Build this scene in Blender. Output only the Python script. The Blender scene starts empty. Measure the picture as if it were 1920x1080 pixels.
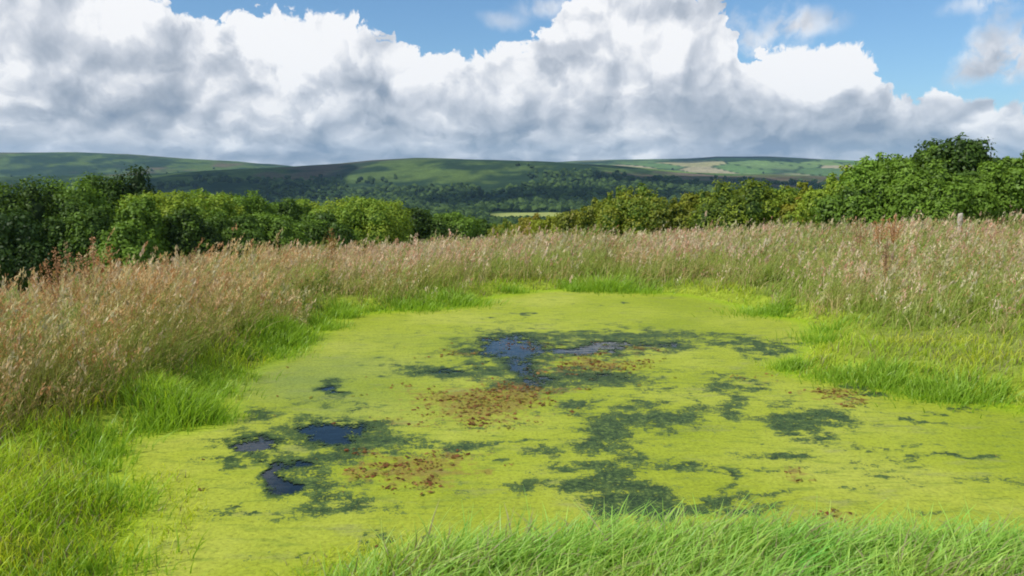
import bpy, math, random
import numpy as np
C = bpy.context.scene.collection
sc = bpy.context.scene

# ------------------------------------------------------------------ camera
F = 1507.0; HY = 330.0; CAMZ = 2.2
PITCH = math.atan((540 - HY) / F)
cd = bpy.data.cameras.new('camera'); cam = bpy.data.objects.new('camera', cd); C.objects.link(cam)
cam.location = (0, 0, CAMZ); cam.rotation_euler = (math.pi / 2 - PITCH, 0, 0)
cd.sensor_width = 36; cd.lens = 36 * F / 1920; cd.clip_start = 0.05; cd.clip_end = 40000
sc.camera = cam
# ------------------------------------------------------------------ sun and view
SUN_EL = math.radians(50); SUN_AZ = math.radians(-122)      # azimuth from the view axis, negative = left
sd_ = bpy.data.lights.new('sun', 'SUN'); sun = bpy.data.objects.new('sun', sd_); C.objects.link(sun)
sd_.energy = 4.2; sd_.angle = math.radians(0.5); sd_.color = (1.0, 0.95, 0.86)
sun.rotation_euler = (math.pi / 2 - SUN_EL, 0, math.pi - SUN_AZ)
sc.view_settings.view_transform = 'Standard'; sc.view_settings.look = 'None'
sc.view_settings.exposure = 0.0; sc.view_settings.gamma = 1.0; sc.view_settings.use_curve_mapping = False
sc.cycles.filter_width = 1.9
sc.cycles.max_bounces = 8; sc.cycles.transparent_max_bounces = 16; sc.cycles.volume_bounces = 1
sc.cycles.diffuse_bounces = 3; sc.cycles.glossy_bounces = 2; sc.cycles.transmission_bounces = 4

def ray(px, py):
    x = (np.asarray(px, float) - 960) / F; y = -(np.asarray(py, float) - 540) / F
    c, s = math.cos(PITCH), math.sin(PITCH)
    return x + 0 * y, c + y * s + 0 * x, -s + y * c + 0 * x
def G(px, py, z=0.0):
    dx, dy, dz = ray(px, py); t = (z - CAMZ) / dz
    return dx * t, dy * t
def proj(x, y, z):
    z = z - CAMZ; c, s = math.cos(PITCH), math.sin(PITCH)
    f = y * c - z * s; u = y * s + z * c; f = np.where(f > 0.05, f, 0.05)
    return 960 + F * x / f, 540 - F * u / f
def azel(px, py):
    x, y, z = ray(px, py); return math.atan2(x, y), math.atan2(z, math.hypot(x, y))

# ------------------------------------------------------------------ world: sky and clouds
w = bpy.data.worlds.new('World'); sc.world = w; w.use_nodes = True
nt = w.node_tree; nt.nodes.clear()
class N:
    """tiny node-graph helper"""
    def __init__(s, nt): s.nt = nt
    def new(s, t, **k):
        n = s.nt.nodes.new(t)
        for a, b in k.items(): setattr(n, a, b)
        return n
    def put(s, sock, v):
        if isinstance(v, bpy.types.NodeSocket): s.nt.links.new(v, sock)
        elif v is not None:
            if isinstance(v, (tuple, list)) and len(v) == 3 and sock.type == 'RGBA': v = (*v, 1)
            sock.default_value = v
    def m(s, op, a, b=None, c=None, clamp=False):
        n = s.new('ShaderNodeMath', operation=op, use_clamp=clamp)
        s.put(n.inputs[0], a)
        if b is not None: s.put(n.inputs[1], b)
        if c is not None: s.put(n.inputs[2], c)
        return n.outputs[0]
    def add(s, a, b): return s.m('ADD', a, b)
    def sub(s, a, b): return s.m('SUBTRACT', a, b)
    def mul(s, a, b): return s.m('MULTIPLY', a, b)
    def vm(s, op, a, b=None, scale=None):
        n = s.new('ShaderNodeVectorMath', operation=op); s.put(n.inputs[0], a)
        if b is not None: s.put(n.inputs[1], b)
        if scale is not None: s.put(n.inputs['Scale'], scale)
        return n.outputs[0]
    def xyz(s, x, y, z=0.0):
        n = s.new('ShaderNodeCombineXYZ')
        for i, v in enumerate((x, y, z)): s.put(n.inputs[i], v)
        return n.outputs[0]
    def sep(s, v):
        n = s.new('ShaderNodeSeparateXYZ'); s.put(n.inputs[0], v); return n.outputs
    dims = '3D'
    def noise(s, v, scale, detail=5, rough=0.55, dist=0.0, col=False):
        n = s.new('ShaderNodeTexNoise', noise_dimensions=s.dims); s.put(n.inputs['Vector'], v); n.inputs['Scale'].default_value = scale
        n.inputs['Detail'].default_value = detail; n.inputs['Roughness'].default_value = rough
        n.inputs['Distortion'].default_value = dist
        return n.outputs[1 if col else 0]
    def vor(s, v, scale, detail=2.0, rough=0.5, smooth=0.6):
        n = s.new('ShaderNodeTexVoronoi', feature='SMOOTH_F1', voronoi_dimensions=s.dims); s.put(n.inputs['Vector'], v)
        n.inputs['Scale'].default_value = scale; n.inputs['Smoothness'].default_value = smooth
        n.inputs['Detail'].default_value = detail; n.inputs['Roughness'].default_value = rough
        return n.outputs['Distance']
    def mr(s, v, a, b, c=0.0, d=1.0, smooth=True):
        n = s.new('ShaderNodeMapRange', interpolation_type='SMOOTHSTEP' if smooth else 'LINEAR')
        for i, q in enumerate((v, a, b, c, d)): s.put(n.inputs[i], q)
        return n.outputs[0]
    def mix(s, f, a, b, blend='MIX'):
        n = s.new('ShaderNodeMix', data_type='RGBA', blend_type=blend); s.put(n.inputs[0], f)
        s.put(n.inputs[6], a); s.put(n.inputs[7], b); return n.outputs[2]
    def ramp(s, v, stops, interp='LINEAR'):
        n = s.new('ShaderNodeValToRGB'); s.put(n.inputs[0], v); r = n.color_ramp; r.interpolation = interp
        while len(r.elements) > 1: r.elements.remove(r.elements[-1])
        for i, (p, c) in enumerate(stops):
            e = r.elements[0] if i == 0 else r.elements.new(p)
            e.position = p; e.color = (*c, 1) if isinstance(c, tuple) else (c, c, c, 1)
        return n.outputs[0]

g = N(nt); g.dims = '2D'
STR = 0.1
sky = g.new('ShaderNodeTexSky', sky_type='NISHITA', sun_disc=False)
sky.sun_elevation = SUN_EL; sky.sun_rotation = SUN_AZ; sky.altitude = 100; sky.air_density = 1.0; sky.dust_density = 0.6; sky.ozone_density = 2.5
d = g.new('ShaderNodeTexCoord').outputs['Generated']
dx, dy, dz = g.sep(d)
az = g.m('ARCTAN2', dx, dy); el = g.m('ARCSINE', dz)
elc = g.m('MAXIMUM', el, -0.02)
K = 15.07
vv = g.mul(g.m('LOGARITHM', g.add(elc, 0.055), math.e), 2.6)
P = g.xyz(g.mul(az, K), vv, 3.7)                      # cloud space: flattened towards the horizon
warp = g.vm('SCALE', g.vm('SUBTRACT', g.noise(P, 0.8, 5, 0.52, col=True), (0.5, 0.5, 0.5)), scale=0.9)
Pw = g.vm('ADD', P, warp)
# image-like angles (in hundreds of pixels) used to set where each cloud mass stands
wz = g.noise(g.xyz(g.mul(az, K), g.mul(el, K), 9.0), 1.1, 6, 0.54, col=True)
wv = g.vm('SCALE', g.vm('SUBTRACT', wz, (0.5, 0.5, 0.5)), scale=1.35)
A0 = g.xyz(g.mul(az, K), g.mul(el, K)); A = g.vm('ADD', A0, wv); A2 = g.vm('ADD', A0, g.vm('SCALE', wv, scale=.3))
# --- cloud-top line
n = g.new('ShaderNodeFloatCurve'); cu = n.mapping.curves[0]
tops = [(-300, -60), (0, -80), (300, -40), (350, 8), (395, 14), (420, 6), (520, 4), (640, 4), (690, 22), (740, 60), (800, 82), (880, 84), (950, 74), (985, 50), (1010, 35), (1050, 0),
        (1075, -40), (1290, -40), (1350, -5), (1390, 60), (1410, 100), (1440, 88), (1500, 68), (1570, 66), (1620, 90), (1655, 135), (1690, 158), (1740, 160), (1800, 148), (1850, 160), (1920, 188), (2100, 170), (2300, 120)]
pts = []
for x, y in tops:
    a, e = azel(x, y); pts.append(((a + 1.6) / 3.2, e / 0.5))
pts = [(0, .45), (.25, .5)] + pts + [(.8, .45), (1, .5)]
while len(cu.points) < len(pts): cu.points.new(0.5, 0.5)
for p, q in zip(cu.points, pts): p.location = q; p.handle_type = 'AUTO'
n.mapping.use_clip = False; n.mapping.update()
aw = g.m('DIVIDE', g.sep(A)[0], K)
g.put(n.inputs['Value'], g.m('DIVIDE', g.add(aw, 1.6), 3.2))
top = g.mul(n.outputs[0], 0.5)
puff = g.vor(A, 2.2, 3.0, 0.55, 0.3)
pn = g.mul(g.sub(0.42, puff), 0.020)
depth = g.add(g.sub(top, el), pn)                       # >0 below the top line
mA = g.mr(depth, 0.000, 0.007)
# free clouds in the blue above and beyond the line
hi = g.noise(g.vm('ADD', P, (31, 5, 2)), 0.33, 8, 0.6, 0.4)
mH = g.mul(g.mr(hi, 0.50, 0.62), g.mr(el, 0.235, 0.32))
def blob(cx, cy, rx, ry, pw=1.0):
    a, e = azel(cx, cy)
    q = g.vm('DIVIDE', g.vm('SUBTRACT', A if ry > 24 else A2, (a * K, e * K, 0)), (rx / 100, ry / 100, 1))
    nn = g.new('ShaderNodeVectorMath', operation='LENGTH'); g.put(nn.inputs[0], q)
    return g.mr(nn.outputs['Value'], 1.45, 0.15, 0, pw)
def total(lst, f=None):
    r = None
    for b in lst:
        v = blob(*b); r = v if r is None else g.add(r, v)
    return r
wisp = g.noise(Pw, 2.0, 6, 0.6)
wis = total([(1885, 85, 58, 46, 1.0), (1440, 55, 55, 30, .75), (1525, 42, 50, 20, .7), (1840, 8, 50, 14, .6), (945, 35, 40, 14, .45), (1030, 10, 60, 18, .6), (1900, 130, 70, 30, .5)])
mW = g.mul(g.m('MINIMUM', wis, 1.0), g.mr(wisp, 0.25, 0.55))
mask = g.m('MAXIMUM', g.m('MAXIMUM', mA, mH), mW)
# --- brightness: billows lit from the upper left, plus the big dark and bright masses
def field(off):
    p = g.vm('ADD', Pw, off)
    return g.add(g.mul(g.noise(p, 0.66, 7, 0.54), 1.0), g.mul(g.sub(1.0, g.vor(p, 1.1, 2, 0.45, 0.8)), 0.34))
f0 = field((0, 0, 0)); f1 = field((-0.16, 0.26, 0))
relief = g.mul(g.sub(f0, f1), 1.4)
f2 = g.noise(Pw, 0.42, 4, 0.5)
f3 = g.mr(g.noise(g.vm('ADD', Pw, (7.7, 3.1, 0)), 1.25, 5, 0.52), .56, .70)
rim = g.mr(depth, 0.10, 0.0)
lowg = g.mr(el, 0.13, 0.012)
bright = g.add(g.add(0.80, relief), g.mul(g.sub(f2, 0.5), 0.9))
bright = g.add(bright, g.mul(rim, 0.22))
bright = g.sub(g.sub(bright, g.mul(lowg, 0.25)), g.mul(f3, 0.18))
dark = total([(70, 60, 130, 75, .42), (290, 100, 90, 40, .30), (200, 125, 120, 25, .15), (430, 120, 35, 45, .40), (330, 205, 30, 12, .3), (690, 165, 45, 38, .38), (740, 205, 70, 45, .28), (1010, 90, 110, 34, .22), (1075, 100, 70, 28, .25), (1290, 165, 75, 45, .32),
              (1200, 240, 180, 40, .22), (1570, 185, 70, 24, .26), (1400, 240, 120, 45, .25), (1620, 262, 170, 30, .28), (640, 294, 230, 15, .42), (620, 230, 90, 30, .15), (60, 215, 60, 14, .25), (230, 215, 90, 25, .2), (1880, 200, 40, 15, .3), (1000, 275, 160, 18, .22), (1180, 40, 110, 22, .15), (920, 200, 80, 30, .15), (1700, 230, 180, 25, .14), (1880, 110, 90, 60, .3), (1440, 60, 60, 30, .25), (1525, 45, 50, 20, .2), (1200, 20, 150, 22, .2), (1130, 70, 60, 30, .1)])
lite = total([(250, 50, 70, 45, .28), (540, 60, 150, 55, .5), (560, 170, 90, 60, .32), (820, 120, 60, 25, .2), (1200, 90, 110, 50, .4), (1540, 120, 100, 50, .55), (1100, 30, 60, 40, .45), (1780, 170, 60, 12, .3), (1000, 50, 40, 25, .35), (1210, 290, 60, 7, .35), (60, 130, 120, 14, .15), (450, 200, 100, 20, .15), (1350, 200, 50, 25, .12), (70, 250, 140, 25, .12), (1470, 40, 60, 30, .1)])
bright = g.add(g.sub(bright, g.mul(dark, 0.80)), g.mul(lite, 0.66))
ccol = g.ramp(bright, [(0.0, (.26, .32, .42)), (0.25, (.36, .415, .50)), (0.5, (.50, .545, .62)), (0.75, (.70, .73, .79)), (1.0, (1.0, 1.0, 1.01))])
ccol = g.vm('SCALE', ccol, scale=1.0 / STR)
sk = g.mix(1.0, sky.outputs[0], (0.86, 1.12, 1.30), 'MULTIPLY')
full = g.mix(g.m('MULTIPLY', mask, 0.985, clamp=True), sk, ccol)
bg = g.new('ShaderNodeBackground'); g.put(bg.inputs[0], full); bg.inputs[1].default_value = STR
out = g.new('ShaderNodeOutputWorld'); nt.links.new(bg.outputs[0], out.inputs[0])
w.cycles.sampling_method = 'MANUAL'; w.cycles.sample_map_resolution = 512

# ------------------------------------------------------------------ numpy helpers
rng = np.random.RandomState(7)
def h2(ix, iy, s=0):
    n = (ix.astype(np.int64) * 374761393 + iy.astype(np.int64) * 668265263 + s * 1442695041) & 0xffffffff
    n = ((n ^ (n >> 13)) * 1274126177) & 0xffffffff
    n = ((n ^ (n >> 16)) * 2246822519) & 0xffffffff
    return ((n ^ (n >> 15)) & 0xffffff) / float(0xffffff)
def vn(x, y, s=0):
    x = np.asarray(x, float); y = np.asarray(y, float)
    ix = np.floor(x); iy = np.floor(y); fx = x - ix; fy = y - iy
    fx = fx * fx * (3 - 2 * fx); fy = fy * fy * (3 - 2 * fy)
    a = h2(ix, iy, s); b = h2(ix + 1, iy, s); c = h2(ix, iy + 1, s); e = h2(ix + 1, iy + 1, s)
    return (a * (1 - fx) + b * fx) * (1 - fy) + (c * (1 - fx) + e * fx) * fy
def fbm(x, y, o=4, s=0, r=0.5):
    t = 0; a = 1; n = 0; f = 1.0
    for i in range(o):
        t = t + a * vn(x * f + 17.3 * i, y * f - 9.1 * i, s + i); n += a; a *= r; f *= 2.03
    return t / n
def ss(a, b, x):
    t = np.clip((x - a) / (b - a), 0, 1); return t * t * (3 - 2 * t)
def lerp(a, b, t): return a + (b - a) * t

def mesh_obj(name, V, Fq, mat, col=None, parent=None, smooth=False, attrs=None):
    """V (n,3); Fq a list of (m,k) index arrays; per-vertex colours; ONE mesh object"""
    me = bpy.data.meshes.new(name)
    if not isinstance(Fq, list): Fq = [Fq]
    V = np.ascontiguousarray(V, np.float32)
    me.vertices.add(len(V)); me.vertices.foreach_set('co', V.ravel())
    nl = sum(f.size for f in Fq); nf = sum(len(f) for f in Fq)
    me.loops.add(nl); me.loops.foreach_set('vertex_index', np.concatenate([f.ravel() for f in Fq]).astype(np.int32))
    me.polygons.add(nf)
    cnt = np.concatenate([np.full(len(f), f.shape[1]) for f in Fq])
    me.polygons.foreach_set('loop_start', (np.cumsum(cnt) - cnt).astype(np.int32))
    me.polygons.foreach_set('use_smooth', np.full(nf, smooth))
    me.update(calc_edges=True)
    if col is not None:
        a = me.color_attributes.new('col', 'FLOAT_COLOR', 'POINT')
        c4 = np.ones((len(V), 4), np.float32); c4[:, :3] = np.clip(col, 0, 1); a.data.foreach_set('color', c4.ravel())
    for k, v in (attrs or {}).items():
        a = me.attributes.new(k, 'FLOAT', 'POINT'); a.data.foreach_set('value', np.ascontiguousarray(v, np.float32))
    if mat: me.materials.append(mat)
    o = bpy.data.objects.new(name, me); C.objects.link(o)
    if parent: o.parent = parent
    return o
def tag(o, label=None, cat=None, group=None, kind=None):
    if label: o['label'] = label
    if cat: o['category'] = cat
    if group: o['group'] = group
    if kind: o['kind'] = kind
    return o

# ------------------------------------------------------------------ materials
def mat_new(name):
    m = bpy.data.materials.new(name); m.use_nodes = True; m.node_tree.nodes.clear(); return m, N(m.node_tree)
def mat_leaf(name, trans=0.35, gloss=0.05, rough=0.5, nscale=None, tint=(1, 1, 1), tt=(1.15, 1.1, 0.5)):
    m, g = mat_new(name)
    a = g.new('ShaderNodeAttribute', attribute_name='col').outputs['Color']
    c = g.mix(1.0, a, tint, 'MULTIPLY')
    if nscale:
        p = g.new('ShaderNodeTexCoord').outputs['Object']
        c = g.mix(1.0, c, g.ramp(g.noise(p, nscale, 3, 0.6), [(0.3, 0.72), (0.7, 1.25)]), 'MULTIPLY')
    di = g.new('ShaderNodeBsdfDiffuse'); g.put(di.inputs[0], c)
    tr = g.new('ShaderNodeBsdfTranslucent'); g.put(tr.inputs[0], g.mix(1.0, c, tt, 'MULTIPLY'))
    gl = g.new('ShaderNodeBsdfGlossy'); gl.inputs['Roughness'].default_value = rough; g.put(gl.inputs[0], (1, 1, 1))
    m1 = g.new('ShaderNodeMixShader'); m1.inputs[0].default_value = trans
    m2 = g.new('ShaderNodeMixShader'); m2.inputs[0].default_value = gloss
    L = g.nt.links
    L.new(di.outputs[0], m1.inputs[1]); L.new(tr.outputs[0], m1.inputs[2])
    L.new(m1.outputs[0], m2.inputs[1]); L.new(gl.outputs[0], m2.inputs[2])
    o = g.new('ShaderNodeOutputMaterial'); L.new(m2.outputs[0], o.inputs[0]); return m
M_TREE = mat_leaf('tree_leaf', 0.30, 0.012, 0.5)
M_GRASS = mat_leaf('grass_blade', 0.48, 0.02, 0.45)
M_SEED = mat_leaf('seeding_grass', 0.42, 0.01, 0.5, tt=(1.1, 1.0, 0.8))
M_FARW = mat_leaf('far_foliage', 0.10, 0.0)
def mat_bark():
    m, g = mat_new('bark'); p = g.new('ShaderNodeTexCoord').outputs['Object']
    n = g.noise(g.vm('MULTIPLY', p, (14, 14, 3)), 1.0, 5, 0.65)
    c = g.ramp(n, [(0.3, (.035, .026, .018)), (0.6, (.11, .085, .06)), (0.8, (.17, .15, .11))])
    b = g.new('ShaderNodeBsdfPrincipled'); g.put(b.inputs['Base Color'], c); b.inputs['Roughness'].default_value = .9
    bp = g.new('ShaderNodeBump'); g.put(bp.inputs['Height'], n); bp.inputs['Distance'].default_value = .02; g.put(b.inputs['Normal'], bp.outputs[0])
    o = g.new('ShaderNodeOutputMaterial'); g.nt.links.new(b.outputs[0], o.inputs[0]); return m
M_BARK = mat_bark()
def mat_soil(name, scales=(3.0, 22.0), amp=(0.75, 1.25), bump=0.02):
    m, g = mat_new(name); p = g.new('ShaderNodeNewGeometry').outputs['Position']
    a = g.new('ShaderNodeAttribute', attribute_name='col').outputs['Color']
    c = g.mix(1.0, a, g.ramp(g.noise(p, scales[0], 6, 0.65), [(0.28, amp[0]), (0.72, amp[1])]), 'MULTIPLY')
    c = g.mix(1.0, c, g.ramp(g.noise(p, scales[1], 4, 0.6), [(0.3, amp[0]), (0.7, amp[1])]), 'MULTIPLY')
    b = g.new('ShaderNodeBsdfDiffuse'); g.put(b.inputs[0], c)
    bp = g.new('ShaderNodeBump'); g.put(bp.inputs['Height'], g.noise(p, scales[1], 4, .6)); bp.inputs['Distance'].default_value = bump; g.put(b.inputs['Normal'], bp.outputs[0])
    o = g.new('ShaderNodeOutputMaterial'); g.nt.links.new(b.outputs[0], o.inputs[0]); return m

# ------------------------------------------------------------------ the pond outline
shore = [(-100, 1500), (60, 1250), (130, 1120), (215, 1010), (225, 950), (170, 885), (175, 835), (250, 812), (400, 795), (405, 762), (375, 742), (440, 705), (490, 682), (530, 660), (590, 636),
         (585, 606), (640, 592), (720, 582), (860, 577), (900, 563), (950, 549), (1060, 543), (1180, 546), (1300, 553), (1390, 572), (1430, 590), (1520, 602), (1545, 635), (1520, 665), (1475, 688), (1490, 700),
         (1570, 710), (1700, 738), (1800, 752), (1920, 765), (2080, 800), (2250, 880), (2300, 990), (2150, 1060), (1900, 1058), (1500, 1040), (1200, 1040), (900, 1072), (690, 1100), (570, 1150), (440, 1330)]
sx, sy = G([p[0] for p in shore], [p[1] for p in shore])
SP = np.stack([sx, sy], 1)
def chaikin(p, k=2):
    for _ in range(k):
        q = np.roll(p, -1, 0); p = np.stack([.75 * p + .25 * q, .25 * p + .75 * q], 1).reshape(-1, 2)
    return p
SP = chaikin(SP)
def sdf(x, y):
    """signed distance to the shore: positive on land"""
    x = np.asarray(x, float); y = np.asarray(y, float); sh = x.shape; x = x.ravel(); y = y.ravel()
    best = np.full(len(x), 1e9); ins = np.zeros(len(x), bool)
    a = SP; b = np.roll(SP, -1, 0)
    for (ax, ay), (bx, by) in zip(a, b):
        ex, ey = bx - ax, by - ay; t = np.clip(((x - ax) * ex + (y - ay) * ey) / (ex * ex + ey * ey + 1e-12), 0, 1)
        best = np.minimum(best, (x - ax - t * ex) ** 2 + (y - ay - t * ey) ** 2)
        c = ((ay > y) != (by > y)) & (x < (bx - ax) * (y - ay) / (by - ay + 1e-12) + ax); ins ^= c
    r = np.sqrt(best); return np.where(ins, -r, r).reshape(sh)

# ------------------------------------------------------------------ terrain height
def ramp1(u, pts): return np.interp(u, [p[0] for p in pts], [p[1] for p in pts])
R1 = [(-400, 335), (0, 332), (300, 326), (450, 318), (560, 312), (640, 307), (700, 301), (780, 297), (850, 299), (1000, 303), (1150, 312), (1300, 324), (1600, 332), (2300, 330)]
R2 = [(-600, 292), (0, 288), (150, 287), (250, 291), (350, 299), (450, 304), (560, 314), (700, 313), (1000, 307), (1080, 302), (1150, 300), (1290, 298), (1340, 295), (1440, 295), (1500, 298), (1600, 302), (1920, 300), (2500, 305)]
SL = [(-600, .17), (0, .165), (200, .15), (500, .12), (960, .085), (1150, .075), (1300, .06), (1500, .04), (1700, .008), (1900, -.012), (2600, -.02)]
def height(x, y, with_sd=True):
    x = np.asarray(x, float); y = np.asarray(y, float)
    r = np.hypot(x, y); a = np.arctan2(x, y); U = 960 + F * np.tan(np.clip(a, -1.2, 1.2))
    ca = np.cos(np.clip(a, -1.2, 1.2))
    # bank round the pond
    z = np.full(x.shape, 0.42)
    near = r < 40
    if with_sd and near.any():
        s = sdf(x[near], y[near])
        zb = np.where(s < 0, np.maximum(s * .5, -.45), 0.16 * ss(0, .5, s) + 0.26 * ss(.3, 3.5, s))
        zb = zb + (fbm(x[near] * 2.6, y[near] * 2.6, 4, 7, .6) - .5) * .11 * np.exp(-(s / .4) ** 2) + (fbm(x[near] * 1.7, y[near] * 1.7, 3, 5) - .5) * .10 * ss(0, .8, s)
        z[near] = zb
    mid = z - ramp1(U, SL) * np.maximum(r - ramp1(U, [(-300, 9.3), (0, 9.8), (150, 10.3), (300, 11.3), (600, 14), (960, 15), (1600, 15)]), 0) + (fbm(x / 14, y / 14, 3, 11) - .5) * .9 * ss(20, 60, r)
    lr = np.log(np.maximum(r, 1))
    valley = np.interp(lr, np.log([100, 300, 700, 1000, 1400]), [-9, -27, -47, -52, -50])
    far = valley + (fbm(x / 160, y / 160, 4, 21) - .5) * 14 * ss(100, 500, r)
    def ridge(Rp, rr):
        return CAMZ + (HY - ramp1(U, Rp)) / F * rr * ca
    z1 = ridge(R1, 2800); z2 = ridge(R2, 5300)
    t1 = ss(1150, 2800, r); spur = (fbm(x / 520 + 3, y / 900, 4, 31) - .5)
    h1 = lerp(far, z1, t1) + spur * 95 * np.sin(np.clip((r - 1100) / 1700, 0, 1) * math.pi)
    h1 = h1 - 45 * ss(2800, 3700, r)
    t2 = ss(3500, 5300, r)
    h2_ = lerp(h1, z2, t2) + (fbm(x / 700, y / 900, 4, 41) - .5) * 80 * np.sin(np.clip((r - 3500) / 1800, 0, 1) * math.pi)
    h2_ = h2_ - 150 * ss(5300, 9000, r)
    return lerp(mid, h2_, ss(80, 220, r))

# field pattern on the hills
def cells(x, y, s, sx, sy, rot):
    c, q = math.cos(rot), math.sin(rot); X = (x * c + y * q) / sx; Y = (-x * q + y * c) / sy
    ix, iy = np.floor(X), np.floor(Y); b1 = np.full(x.shape, 9.); b2 = b1.copy(); idv = np.zeros(x.shape)
    for i in (-1, 0, 1):
        for j in (-1, 0, 1):
            jx, jy = ix + i, iy + j
            dd = np.hypot(X - jx - .15 - .7 * h2(jx, jy, s), Y - jy - .15 - .7 * h2(jx, jy, s + 1))
            n = dd < b1; b2 = np.where(n, b1, np.minimum(b2, dd)); idv = np.where(n, h2(jx, jy, s + 2), idv); b1 = np.where(n, dd, b1)
    return idv, b2 - b1
def woodmask(x, y):
    """1 where woods grow on the far land"""
    r = np.hypot(x, y); U = 960 + F * np.tan(np.clip(np.arctan2(x, y), -1.2, 1.2))
    n = fbm(x / 260, y / 330, 4, 51, .55)
    low = 1 - ss(1500, 2500, r)                              # the foot of the slope is wooded
    a = ss(.50, .58, n + low * .11 - ss(2100, 2500, r) * .22 - .02)
    band = np.exp(-((U - 1080) / 170) ** 2) * ss(1150, 1300, r) * (1 - ss(1750, 2000, r))
    lft = np.exp(-((U - 560) / 120) ** 2) * ss(1300, 1500, r) * (1 - ss(2400, 2700, r)) * .8
    a = np.maximum(a, ss(.3, .6, band * 1.0 + (n - .5) * 1.2)); a = np.maximum(a, ss(.3, .7, lft + (n - .5)))
    mid = ss(.42, .52, fbm(x / 130, y / 90, 3, 58)) * ss(500, 600, r) * (1 - ss(1050, 1200, r))
    a = a * (1 - ss(1950, 2300, r) * (1 - ss(3000, 3300, r)) * .75)
    return np.maximum(a, mid * .9)
def landcol(x, y):
    r = np.hypot(x, y); U = 960 + F * np.tan(np.clip(np.arctan2(x, y), -1.2, 1.2))
    sh = x.shape; col = np.zeros(sh + (3,))
    n = fbm(x / 90, y / 90, 5, 61)[..., None]; n2 = fbm(x / 420, y / 420, 4, 65)[..., None]
    n3 = fbm(x / 170 + 5, y / 230, 4, 67, .6)[..., None]
    moor = lerp(np.array([.024, .046, .022]), np.array([.080, .122, .032]), ss(.45, .57, n * .35 + n2 * .20 + n3 * .45))
    scr = ss(.52, .60, fbm(x / 38, y / 60, 4, 69, .65))[..., None] * ss(.40, .55, 1 - n3)
    moor = lerp(moor, np.array([.020, .040, .018]), scr * .8)
    moor = lerp(moor, np.array([.12, .085, .06]), ss(.60, .74, fbm(x / 300 + 9, y / 300, 4, 71))[..., None] * .8)
    hb = (ss(2350, 2700, r) * (1 - ss(2950, 3200, r)) * ss(600, 700, U))[..., None]; moor = lerp(moor, np.array([.040, .052, .034]), hb * .65)
    idv, ed = cells(x, y, 81, 210, 330, .5)
    pal = np.array([[.11, .19, .05], [.15, .22, .06], [.27, .25, .12], [.10, .17, .05], [.30, .26, .15], [.13, .2, .06], [.20, .155, .12], [.085, .145, .04]])
    fld = pal[np.clip((idv * 8).astype(int), 0, 7)] * (0.88 + .24 * n)
    fld = lerp(np.array([.025, .045, .014]), fld, ss(.03, .09, ed)[..., None])
    fw = np.clip(ss(1050, 1250, U) * ss(3000, 3600, r) + ss(4600, 5200, r) * .25 + (1 - ss(950, 1300, r)) + ss(1100, 1250, U) * ss(2300, 2600, r), 0, 1)
    fw = fw * ss(.30, .45, fbm(x / 600, y / 600, 3, 91) + .1)
    col = lerp(moor, fld, fw[..., None])
    wm = woodmask(x, y)[..., None]
    wood = lerp(np.array([.018, .036, .014]), np.array([.045, .080, .024]), fbm(x / 35, y / 35, 3, 95)[..., None])
    col = lerp(col, wood, wm)
    # heather-dark moor tops far off
    tp = (ss(4500, 5200, r) * np.exp(-((U - 1370) / 130) ** 2))[..., None]
    col = lerp(col, np.array([.035, .035, .04]), np.clip(tp * 1.2 * ss(4700, 5000, r)[..., None], 0, 1))
    # valley field
    vf = (np.exp(-((U - 1000) / 75) ** 2) * ss(1010, 1045, r) * (1 - ss(1190, 1220, r)))[..., None]
    col = lerp(col, np.array([.30, .33, .10]), np.clip(vf * 1.6, 0, 1))
    # the meadow round the pond
    mead = lerp(np.array([.13, .18, .03]), np.array([.26, .29, .07]), fbm(x / 1.4, y / 1.4, 4, 99)[..., None])
    nr_ = r < 30; e_ = np.full(x.shape, 9.0); e_[nr_] = sdf(x[nr_], y[nr_])
    mead = lerp(mead, np.array([.27, .34, .03]), ((1 - ss(.3, 1.1, e_ + (fbm(x * 2, y * 2, 3, 98) - .5))) * .8)[..., None])
    return lerp(mead, col, ss(90, 220, r)[..., None])

# ------------------------------------------------------------------ ground and hills, one sheet in two pieces
azs = np.concatenate([np.linspace(-0.72, 0.72, 840), np.linspace(0.74, 2 * math.pi - 0.74, 90)])
def polar(name, rads, close, mat):
    A_, R_ = np.meshgrid(azs, rads); x = R_ * np.sin(A_); y = R_ * np.cos(A_)
    z = height(x, y); nr, na = x.shape
    V = np.stack([x, y, z], -1).reshape(-1, 3); col = landcol(x, y).reshape(-1, 3)
    i = np.arange(nr - 1)[:, None] * na; j = np.arange(na)[None]; j2 = (j + 1) % na
    Fq = np.stack([i + j, i + j2, i + na + j2, i + na + j], -1).reshape(-1, 4)[:, ::-1]
    fl = [Fq]
    if close:
        V = np.vstack([V, [[0, 0, z[0].mean()]]]); col = np.vstack([col, col[:1]]); c = len(V) - 1
        k = np.arange(na); fl.append(np.stack([np.full(na, c), (k + 1) % na, k], 1))
    return tag(mesh_obj(name, V, fl, mat, col, smooth=True), kind='structure')
rg = np.concatenate([np.linspace(.6, 18, 150), np.geomspace(18.3, 400, 120)])
rh = np.geomspace(400, 9000, 300)
polar('ground', rg, True, mat_soil('meadow_soil'))
polar('hills', rh, False, mat_soil('hill_land', (0.02, 0.12), (0.72, 1.3), 1.5))

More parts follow.
